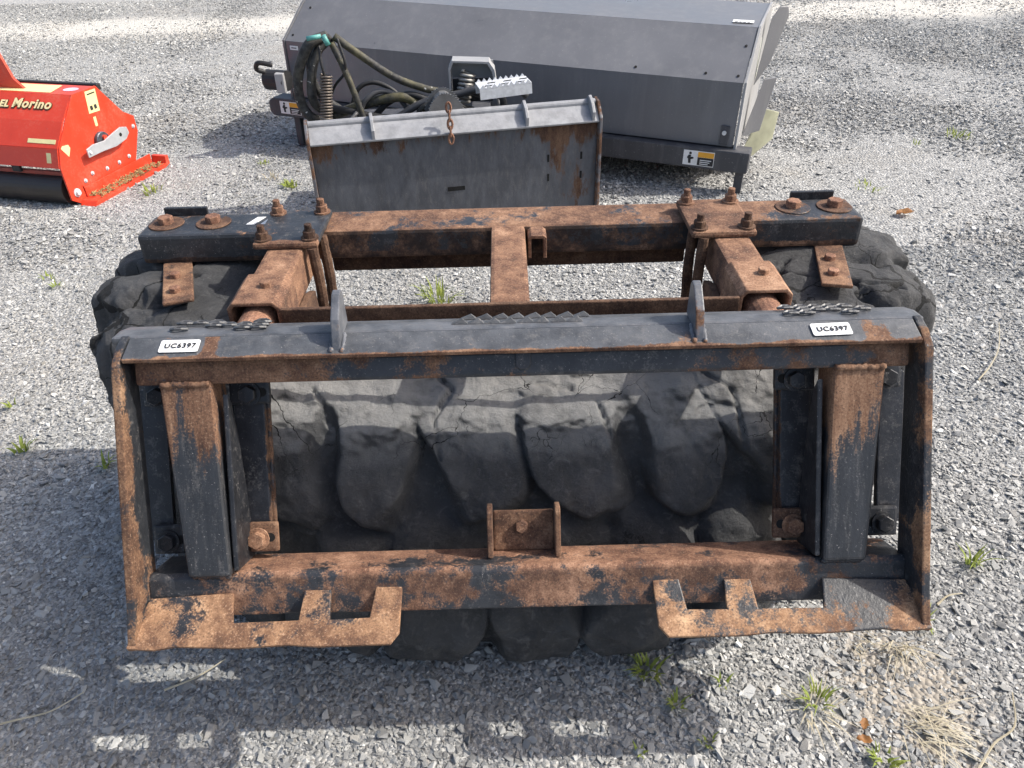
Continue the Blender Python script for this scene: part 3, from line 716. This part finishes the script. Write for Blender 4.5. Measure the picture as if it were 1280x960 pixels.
hf = Hh('hitch_rail', prism([(-.012, .312), (-.008, .305), (.055, .352), (.050, .362), (.030, .350)], 'x', .012, 1.094, .002), m_hr)
Hh('rail_bar', cyl((.013, .055, .362), (1.093, .055, .362), .014, 14), m_hr, hf)
for x in (.240, .812, 1.070):
    Hh('lug', prism([(-.010, .310), (-.016, .345), (.010, .375), (.045, .392), (.070, .375), (.070, .345)], 'x', x - .006, x + .006, .002), m_hr)
for x0 in (.0, 1.0945):
    Hh('hitch_side', prism([(-.014, -.053), (-.014, .322), (.03, .372), (.075, .378), (.075, -.053)], 'x', x0, x0 + .0115, .003), rusty('hitch_side_%d' % int(x0), .02, paint=(.1, .1, .11), seed=42 + x0, tone=.8))
# chain hanging over the rail
ch = None
for k in range(5):
    c = Vector((.520, -.022 + .012 * max(0, k - 2.4), .296 + k * .026)); pts = []
    for j in range(16):
        a = j * math.tau / 16; u = .0085 * math.cos(a); w = .0175 * math.sin(a)
        pts.append(c + (Vector((u, 0, w)) if k % 2 == 0 else Vector((.15 * u, u, w))))
    o = Hh('chain_link', tube(pts, .0045, 6, closed=True), m_rusto)
# serrated steps
def step_channel():
    b = bmesh.new(); box(0, .20, 0, .10, .036, .040, .001, bm=b); box(0, .20, 0, .004, 0, .0355, .001, bm=b); box(0, .20, .096, .10, 0, .0355, .001, bm=b)
    for i in range(9):
        for y in (0, .096):
            v = [b.verts.new((.006 + i * .0215 + dx, y + dy, z)) for dx, z in ((0, .040), (.018, .040), (.009, .051)) for dy in (0, .004)]
            for f in ((0, 2, 4), (1, 5, 3), (0, 1, 3, 2), (2, 3, 5, 4), (4, 5, 1, 0)): b.faces.new([v[q] for q in f])
    return b
stM = HM @ Matrix.Translation((.655, .085, .392)) @ Matrix.Rotation(R(-3), 4, 'Y')
st = obj('serrated_step', step_channel(), m_zinc, SW, stM)
for i in range(3):
    for j in range(2): obj('step_hole', prism([(.022 + i * .062 + j * .018, .022 + j * .036), (.052 + i * .062 + j * .018, .022 + j * .036), (.058 + i * .062 + j * .018, .034 + j * .036), (.028 + i * .062 + j * .018, .034 + j * .036)], 'z', .0402, .0408, 0), m_hole, st, stM)
ar = bmesh.new(); top = [(.452, .352), (.462, .388), (.480, .412), (.505, .428), (.530, .428), (.556, .414), (.576, .392), (.592, .352)]; tt = []
for i in range(len(top) - 1):
    a, b = Vector(top[i]), Vector(top[i + 1])
    for k in range(3):
        tt.append(tuple(a.lerp(b, k / 3))); m_ = a.lerp(b, (k + .5) / 3); nrm = Vector((-(b - a).y, (b - a).x)).normalized(); tt.append(tuple(m_ + nrm * .006))
tt.append(top[-1])
prism([(x, z) for x, z in tt], 'y', .065, .071, 0, bm=ar); prism([(x, z) for x, z in tt], 'y', .15, .156, 0, bm=ar)
prism([(.468, .36), (.486, .405), (.507, .421), (.530, .421), (.552, .407), (.580, .36)], 'y', .0715, .1495, 0, bm=ar)
Hh('serrated_step', ar, plain('step_grey', (.14, .14, .14), .5, .3))
WSw = lambda n, bm, m, par=SW, sm=True: obj(n, bm, m, par, Matrix.Identity(4), sm)
WSw('dark_opening', box(-.199, -.046, 3.10, 3.124, .385, .466, .001), m_blk, sm=False)  # black panel added to make the bracket's opening dark
# machinery behind the plate, springs and hoses
WSw = lambda n, bm, m, par=SW, sm=True: obj(n, bm, m, par, Matrix.Identity(4), sm)
WSw('drive_housing', box(-.60, .12, 3.02, 3.22, .16, .335, .01), m_swd, sm=False)
WSw('pivot_arm', box(-.14, -.06, 3.10, 3.50, .18, .30, .006), m_swd, sm=False)
bk = bmesh.new()
prism([(-.210, .38), (-.210, .515), (-.195, .545), (-.055, .538), (-.035, .508), (-.020, .38), (-.028, .38), (-.045, .500), (-.062, .530), (-.190, .537), (-.202, .510), (-.202, .38)], 'y', 3.06, 3.14, .001, bm=bk)
bkt = WSw('spring_bracket', bk, m_swl, sm=False)
WSw('bracket_back', box(-.200, -.040, 3.125, 3.135, .47, .530, .001), m_swl, bkt, False)
def coil(p, q, r, turns, wire):
    p, q = Vector(p), Vector(q); d = (q - p).normalized(); a = d.orthogonal().normalized(); b = d.cross(a); n = turns * 10
    return tube([p + (q - p) * (i / n) + (a * math.cos(i * math.tau / 10) + b * math.sin(i * math.tau / 10)) * r for i in range(n + 1)], wire, 5)
WSw('coil_spring', coil((-.650, 2.96, .530), (-.668, 2.92, .360), .020, 17, .0042), plain('spring_steel', (.16, .135, .115), .5, .6))
WSw('coil_spring', coil((-.135, 3.08, .500), (-.162, 3.06, .395), .026, 7, .0065), plain('spring_grey', (.3, .29, .27), .5, .5))
def hose_mat(name, moss, seed):
    t = NT(name); n = t.noise(16, 5, .7, 0, t.map((1, 1, 1))); n2 = t.noise(60, 3)
    c = t.mix(t.rng(n2, .35, .7), (.014, .014, .014), (.06, .058, .054))
    c = t.mix(t.math('MULTIPLY', t.rng(n, .5 - moss * .2, .72), moss), c, (.21, .185, .07))
    c = t.mix(t.rng(t.noise(45, 3), .68, .72), c, (.5, .5, .48))
    return t.fin(c, .65, 0, t.bump(n2, .4, .002), .4)
hm1, hm2, hm3, hm4 = hose_mat('hose_black', .08, 1), hose_mat('hose_mossy', .42, 2), plain('hose_grey', (.06, .06, .063), .55), hose_mat('hose_lichen', .6, 3)
def hose(pts, r, m, n='hose'): return WSw(n, tube(catmull(pts, 8), r, 10), m)
y = 2.98
hose([(-.640, y + .04, .650), (-.694, y, .634), (-.735, y, .578), (-.765, y, .495), (-.761, y, .417), (-.727, y, .369), (-.670, y + .05, .345)], .019, hm1)
hose([(-.628, y + .05, .643), (-.676, y + .02, .604), (-.708, y, .522), (-.715, y, .428), (-.670, y + .05, .370)], .017, hm1)
hose([(-.612, y + .03, .650), (-.535, y + .03, .590), (-.414, y + .05, .500), (-.299, y + .06, .452), (-.200, y + .08, .425)], .014, hm2)
hose([(-.622, y + .02, .630), (-.582, y, .533), (-.551, y - .01, .432), (-.529, y - .01, .340)], .012, hm2)
hose([(-.42, y + .03, .350), (-.335, y + .03, .398), (-.257, y + .03, .424), (-.166, y + .02, .440), (-.06, y + .02, .466), (.029, y + .03, .462), (.085, y + .05, .420)], .014, hm3)
hose([(-.66, y + .06, .362), (-.545, y + .05, .400), (-.421, y + .04, .428), (-.357, y + .05, .415), (-.295, y + .06, .350)], .018, hm4)
hose([(-.150, y + .06, .45), (-.10, y + .05, .432), (-.017, y + .04, .425), (.0, y + .05, .37)], .014, hm3)
hose([(-.56, y + .02, .35), (-.53, y + .02, .42), (-.47, y + .04, .452), (-.41, y + .05, .43), (-.37, y + .06, .37)], .010, hm3)
hose([(-.655, y + .07, .640), (-.700, y + .06, .600), (-.722, y + .05, .53), (-.70, y + .06, .44), (-.64, y + .08, .38)], .015, hm1)
hose([(-.70, y + .05, .40), (-.60, y + .03, .385), (-.50, y + .02, .365), (-.40, y + .03, .352)], .013, m_blk)
hose([(-.50, y + .06, .36), (-.44, y + .05, .41), (-.36, y + .05, .435), (-.27, y + .05, .40), (-.22, y + .04, .36)], .012, m_blk)
hose([(-.60, y + .08, .37), (-.56, y + .09, .45), (-.50, y + .10, .47), (-.43, y + .10, .44), (-.38, y + .1, .38)], .009, m_blk)
hose([(-.34, y + .02, .355), (-.30, y + .01, .40), (-.20, y + .0, .405), (-.12, y + .02, .38)], .011, hm1)
hose([(-.596, y, .648), (-.578, y - .01, .574), (-.588, y, .527), (-.630, y + .01, .483), (-.664, y + .02, .421)], .005, m_blk, 'cable')
hose([(-.713, 2.90, .345), (-.676, 2.86, .325), (-.617, 2.86, .345), (-.55, 2.93, .40)], .007, hm3, 'cable')
hose([(-.664, y, .625), (-.662, y - .02, .575), (-.655, y - .02, .520)], .005, m_blk, 'cable')
m_teal = plain('teal_plastic', (.10, .32, .29), .5)
cp = WSw('coupler', cyl((-.698, 2.95, .655), (-.648, 2.96, .660), .008, 12), m_teal); WSw('coupler_cap', cyl((-.640, 2.96, .662), (-.628, 2.965, .630), .010, 12), m_teal, cp)
mt = WSw('hydraulic_motor', cyl((-1.10, 3.76, .335), (-1.00, 3.72, .335), .045, 20), m_blk, sm=False)
WSw('motor_block', box(-1.045, -1.005, 3.68, 3.76, .29, .375, .004), m_swl, mt, False)
hose([(-1.10, 3.74, .37), (-1.13, 3.72, .39), (-1.11, 3.70, .42), (-1.05, 3.70, .41)], .011, m_blk)

# ------------------------------------------------------------------ the red flail mower
MW = empty('flail_mower', (-1.815, 3.055, 0), (0, 0, R(-15.3)))
tag(MW, 'bright red flail mower with black rear roller and cream lettering at the left edge', 'mower')
MMx = WM['flail_mower']
F = lambda n, bm, m, par=MW, sm=False: obj(n, bm, m, par, MMx, sm)
def mat_red():
    t = NT('red_enamel'); n = t.noise(5, 5, .65); f = t.noise(90, 4, .7)
    c = t.mix(t.rng(n, .3, .7), (.58, .045, .018), (.70, .06, .025))
    c = t.mix(t.math('MULTIPLY', t.rng(t.math('ADD', t.math('MULTIPLY', n, .5), t.math('MULTIPLY', f, .5)), .5, .68), .28), c, (.52, .30, .22))
    c = t.mix(t.rng(f, .70, .73), c, (.10, .05, .04))
    return t.fin(c, t.rng(n, .3, .7, .3, .55), 0, t.bump(f, .12, .001), .5)
m_red = mat_red()
m_redd = plain('dull_red', (.30, .05, .035), .5, 0, .3, 20)
pe = [(.056, .241), (.212, .411), (.352, .412), (.466, .274), (.525, .240), (.523, .173), (.449, .044), (.123, .044), (.027, .164)]
F('end_plate', prism(pe, 'x', -.006, .0, .001), m_red)
F('slope_panel', prism([(.052, .239), (.125, .326), (.212, .4085), (.216, .4045), (.129, .322), (.056, .235)], 'x', -1.35, -.0065, .0008), m_red)
F('top_panel', prism([(.213, .4092), (.350, .410), (.350, .405), (.218, .4046)], 'x', -1.35, -.0065, .0008), m_red)
F('front_flap', prism([(.025, .166), (.050, .2385), (.055, .2345), (.030, .164)], 'x', -1.35, -.0065, .0008), m_red)
F('rear_cover', prism([(.352, .409), (.468, .270), (.463, .266), (.352, .399)], 'x', -1.35, -.0065, .0008), m_redd)
F('rear_bar', box(-1.35, -.012, .372, .398, .385, .412, .004), m_blk)
F('headstock_fin', prism([(-.55, .4105), (-.275, .4105), (-.315, .45), (-.345, .56), (-.43, .60)], 'y', .26, .272, .002), m_red)
F('roller', cyl((-1.34, .075, .066), (-.020, .075, .066), .065, 32), plain('roller_rubber', (.028, .022, .020), .45, var=.3, scale=12), sm=False)
F('roller_scraper', box(-1.34, -.012, .050, .068, .126, .142, .002), m_redd)
F('flap_hinge', box(-.245, -.205, .026, .040, .140, .166, .002), m_blk)
F('roller_arm', prism([(.020, .165), (.095, .10), (.100, .02), (.060, .008), (.020, .035)], 'x', .0005, .008, .001), m_red)
F('axle_bolt', hexbolt((.008, .058, .055), (1, 0, 0), .012, .010, .018), m_zinc)
sk = F('skid', prism([(.05, .001), (.53, .001), (.57, .012), (.57, .052), (.55, .052), (.545, .020), (.07, .020)], 'x', .0085, .085, .002), m_red)
F('skid_wall', box(.0085, .014, .10, .54, .0205, .062, .001), m_red, sk)
db = bmesh.new()
for i in range(260):
    px, py = random.uniform(.017, .078), random.uniform(.11, .53); a = random.uniform(0, 6.28); l = random.uniform(.008, .03)
    tube([(px, py, .023), (px + l * math.cos(a), py + l * math.sin(a), .024 + random.uniform(0, .012))], .0016, 4, bm=db)
kind(F('grass_debris', db, plain('dry_debris', (.30, .24, .11), .9, var=.5, scale=60), sk), 'stuff')
for yy, zz in ((.13, .08), (.18, .095), (.27, .085), (.35, .085), (.42, .09), (.50, .20)):
    F('bolt', hexbolt((.0, yy, zz), (1, 0, 0), .0055, .005, .009), m_zinc)
hb = F('bearing_hub', cyl((.0005, .285, .200), (.018, .285, .200), .040, 24, bevel=.003), plain('hub_steel', (.10, .11, .13), .4, .5))
F('grease_cap', cyl((.018, .290, .215), (.027, .290, .215), .011, 12), m_red, hb)
lv = bmesh.new(); lp = [(.158, .170), (.158, .205), (.20, .213), (.27, .208), (.33, .222), (.385, .232), (.422, .222), (.428, .195), (.40, .175), (.33, .165), (.25, .170)]
prism(lp, 'x', .028, .034, .002, bm=lv)
lev = F('lever', lv, plain('lever_zinc', (.62, .64, .66), .35, .5, .1))
F('lever_bolt', hexbolt((.034, .172, .188), (1, 0, 0), .007, .006, .0), m_zinc, lev); F('lever_hole', cyl((.0335, .372, .203), (.0348, .372, .203), .008, 12), m_hole, lev)
d1 = F('warning_decal', prism([(.282, .404), (.345, .402), (.335, .315), (.270, .318)], 'x', .0003, .0010, 0), m_yel)
for k in range(2): F('pictogram', box(.0012, .0018, .285 + k * .024, .300 + k * .024, .328, .345, 0), m_ink, d1)
F('text_line', box(.0012, .0018, .290, .335, .388, .393, 0), m_ink, d1)
F('warning_decal', prism([(.285, .300), (.300, .300), (.298, .262), (.283, .262)], 'x', .0003, .0010, 0), m_yel)
F('warning_decal', prism([(.062, .236), (.072, .244), (.105, .240), (.110, .225), (.090, .195)], 'x', .0003, .0010, 0), m_yel)
SLM = MMx @ Matrix.Translation((0, .170, .3716)) @ Matrix.Rotation(math.atan2(.0825, .087), 4, 'X')
m_ls = plain('lettering_outline', (.05, .03, .01), .5); m_lc = plain('lettering_cream', (.80, .66, .36), .4, var=.05)  # printed dark outline under the cream letters
for body, sz, dx, dy in (('Morino', .058, -.082, .006), ('DEL', .042, -.291, .001)):
    text_mesh('lettering', body, sz, m_ls, SLM @ Matrix.Translation((dx + .002, dy - .002, -.0004)), MW, .0004, 'RIGHT', .12, .0042)
    text_mesh('lettering', body, sz, m_lc, SLM @ Matrix.Translation((dx, dy, .0008)), MW, .0004, 'RIGHT', .12, .0016)
F('cream_decal', prism([(-.42, .225), (-.115, .225), (-.150, .335), (-.42, .335)], 'z', .4104, .4110, 0), m_yel)
F('round_decal', prism([(-.065 + .032 * math.cos(k * R(24)), .285 + .028 * math.sin(k * R(24))) for k in range(15)], 'z', .4104, .4110, 0), plain('decal_lilac', (.6, .5, .62), .5, var=.1))
FLM = MMx @ Matrix.Translation((0, .0405, .2025)) @ Matrix.Rotation(R(71), 4, 'X')
for x0, x1, z0, z1 in ((-.062, -.040, -.020, .020), ):
    obj('flap_decal', box(x0, x1, z0, z1, .0022, .0028, 0), m_yel, MW, FLM)
obj('flap_decal', box(-.155, -.020, -.022, -.004, .0008, .0014, 0), m_yel, MW, MMx @ Matrix.Translation((0, .078, .270)) @ Matrix.Rotation(R(50), 4, 'X'))

# ------------------------------------------------------------------ weeds, straw and leaves on the gravel
def leaf_mat(name, c1, c2):
    t = NT(name); n = t.noise(25, 3); c = t.mix(t.rng(n, .3, .7), c1, c2)
    t.b.inputs['Subsurface Weight'].default_value = 0
    m = t.fin(c, .55, 0, None, .3); tr = t.n('BsdfTranslucent'); t.set(tr.inputs[0], c); mx = t.n('MixShader'); mx.inputs[0].default_value = .35
    t.l(t.b.outputs[0], mx.inputs[1]); t.l(tr.outputs[0], mx.inputs[2]); t.l(mx.outputs[0], t.out.inputs[0]); return m
m_grn = leaf_mat('grass_green', (.20, .27, .05), (.42, .46, .12)); m_dry = leaf_mat('straw', (.50, .44, .31), (.70, .64, .50)); m_brn = leaf_mat('dead_leaf', (.28, .12, .045), (.45, .24, .09))
def blade(b, p, ang, l, w, bend, flat=0.):
    d = Vector((math.cos(ang), math.sin(ang), 0)); s = Vector((-math.sin(ang), math.cos(ang), 0)); pr = None
    for k in range(6):
        t = k / 5; q = Vector(p) + d * (l * (bend * t * t + flat * t)) + Vector((0, 0, l * max(.0, (1 - flat) * t - bend * .55 * t * t)))
        q.z = max(q.z, p[2] + .002); ww = w * (1 - t ** 1.6) + .0003
        a, c = b.verts.new(q - s * ww), b.verts.new(q + s * ww)
        if pr: b.faces.new((pr[0], pr[1], c, a))
        pr = (a, c)
def tuft(name, label, cat, x, y_, n, h, m, spread=.02, w=.0022, flat=0., group=None, ang=None):
    b = bmesh.new()
    for i in range(n):
        r = spread * math.sqrt(random.random()); a = random.uniform(0, math.tau)
        aa = a + random.uniform(-.6, .6) if ang is None else ang + random.gauss(0, .6)
        blade(b, (r * math.cos(a), r * math.sin(a), .004), aa, h * random.uniform(.5, 1.1), w * random.uniform(.7, 1.2), random.uniform(.2, .9), flat)
    o = obj(name, b, m, None, Matrix.Translation((x, y_, ground_z(x, y_))), True); return tag(o, label, cat, group)
G = 'small weeds growing through the gravel'
W = [(-.23, 2.19, 42, .075, m_grn, .05, .0028, 'taller green grass tuft seen through the scraper frame'),
 (-1.33, 1.66, 7, .03, m_grn, .012, .004, 'tiny green sprig at the left edge beside the tyre shadow'),
 (-1.21, 1.47, 10, .045, m_grn, .016, .0055, 'broad leaved green weed in the shadow at the left edge'),
 (-.98, 1.41, 8, .045, m_grn, .012, .006, 'small leafy weed just left of the rusty side plate'),
 (-1.60, 2.42, 9, .03, m_grn, .02, .003, 'pale weed left of the tyre, the farther of a pair'),
 (-1.54, 2.35, 9, .03, m_grn, .02, .003, 'green weed left of the tyre, the nearer of a pair'),
 (-1.53, 3.21, 26, .045, m_grn, .045, .003, 'yellow green grass patch in front of the red mower skid'),
 (-.94, 3.25, 26, .04, m_grn, .03, .005, 'bright green weed left of the hitch plate'),
 (-1.05, 3.35, 18, .035, m_dry, .04, .003, 'dry yellowish tuft left of the hitch plate'),
 (-.87, 3.55, 16, .035, m_grn, .035, .0035, 'green weed under the left end of the grey sweeper'),
 (-1.14, 3.57, 12, .03, m_grn, .03, .003, 'small pale weed in the shadow of the grey sweeper'),
 (2.18, 3.69, 26, .05, m_grn, .06, .003, 'yellow green grass patch far right behind the scraper'),
 (1.93, 3.58, 8, .03, m_grn, .02, .003, 'single small weed right of the grey sweeper'),
 (1.50, 3.04, 22, .03, m_grn, .06, .003, 'low weed patch behind the right end of the tyre'),
 (.91, 1.04, 16, .055, m_grn, .012, .0022, 'light green grass tuft right of the rusty side plate'),
 (.75, .90, 16, .045, m_grn, .012, .0022, 'green grass tuft at the right corner of the bottom lip'),
 (.225, .815, 34, .04, m_grn, .022, .0028, 'dense green weed beside the tyre under the right lip'),
 (.262, .75, 14, .03, m_grn, .014, .0028, 'small green weed below the right lip, at the shadow edge'),
 (.35, .785, 8, .025, m_grn, .010, .0028, 'little green sprig below the middle of the right lip'),
 (.30, .68, 9, .025, m_grn, .012, .0025, 'little weed near the bottom of the picture, centre right'),
 (.19, .665, 7, .02, m_grn, .008, .0025, 'tiny yellow green sprig at the bottom, centre right'),
 (.50, .745, 22, .045, m_grn, .022, .0022, 'green tuft mixed with dry stalks, left of the straw clump'),
 (.57, .64, 20, .03, m_grn, .02, .003, 'low green weed at the bottom edge right of centre')]
for x, y_, n, h, m, sp, w, lab in W: tuft('weed', lab, 'weed', x, y_, n, h, m, sp, w, 0., G)
D = [(.68, .845, 26, .085, .022, 'upright clump of dry straw below the right corner of the scraper', .25, R(255)),
     (.655, .70, 46, .08, .042, 'flattened patch of dry grass at the bottom right', .55, R(315)),
     (.62, .865, 16, .05, .035, 'short dry stubble just under the right lip', .3, R(280)),
     (.49, .735, 26, .05, .03, 'dry brown stalks around a green tuft at lower right', .5, None)]
for x, y_, n, h, sp, lab, fl, an in D: tuft('dry_grass', lab, 'dry grass', x, y_, n, h, m_dry, sp, .0009, fl, 'dry grass on the gravel', an)
def straw(pts, label):
    b = tube(catmull([(x, y_, ground_z(x, y_) + .014) for x, y_ in pts], 5), lambda t: .0022 * (1 - .5 * t), 5)
    tag(obj('straw_stalk', b, m_dry), label, 'straw', 'loose straw stalks')
straw([(1.24, 1.66), (1.31, 1.73), (1.38, 1.82), (1.45, 1.95)], 'long bleached straw stalk right of the scraper')
straw([(-.90, .735), (-.85, .75), (-.80, .765), (-.76, .80)], 'long pale straw at the bottom left corner')
straw([(.70, .615), (.75, .66), (.80, .69), (.83, .75)], 'long straw stalk crossing the bottom right corner')
straw([(-.62, .80), (-.57, .825), (-.53, .86)], 'short straw in the shadow below the left lip')
straw([(.79, .935), (.82, .955), (.85, .96)], 'short white stalk beside the right side plate')
def dead_leaf(x, y_, s, rz, label):
    b = bmesh.new(); n = 9; rows = []
    for i in range(n):
        t = i / (n - 1); w = s * .42 * math.sin(math.pi * t ** .8) * (1 + .25 * math.sin(t * 19)) + .0004
        rows.append([b.verts.new(((t - .5) * s * 1.5, k * w, .008 + .35 * s * abs(k) * math.sin(t * 3) * .6 + .1 * s * math.sin(t * 9 + k))) for k in (-1, -.5, 0, .5, 1)])
    for A, B in zip(rows, rows[1:]):
        for k in range(4): b.faces.new((A[k], A[k + 1], B[k + 1], B[k]))
    tag(obj('fallen_leaf', b, m_brn, None, Matrix.Translation((x, y_, ground_z(x, y_) + .006)) @ Matrix.Rotation(rz, 4, 'Z'), True), label, 'leaf', 'dead leaves on the gravel')
dead_leaf(.55, .672, .017, R(-15), 'orange brown curled leaf left of the flattened dry grass')
dead_leaf(.56, .70, .015, R(60), 'small torn brown leaf just behind the larger curled one')
dead_leaf(1.52, 2.76, .05, R(10), 'orange leaf on the gravel behind the right end of the beam')
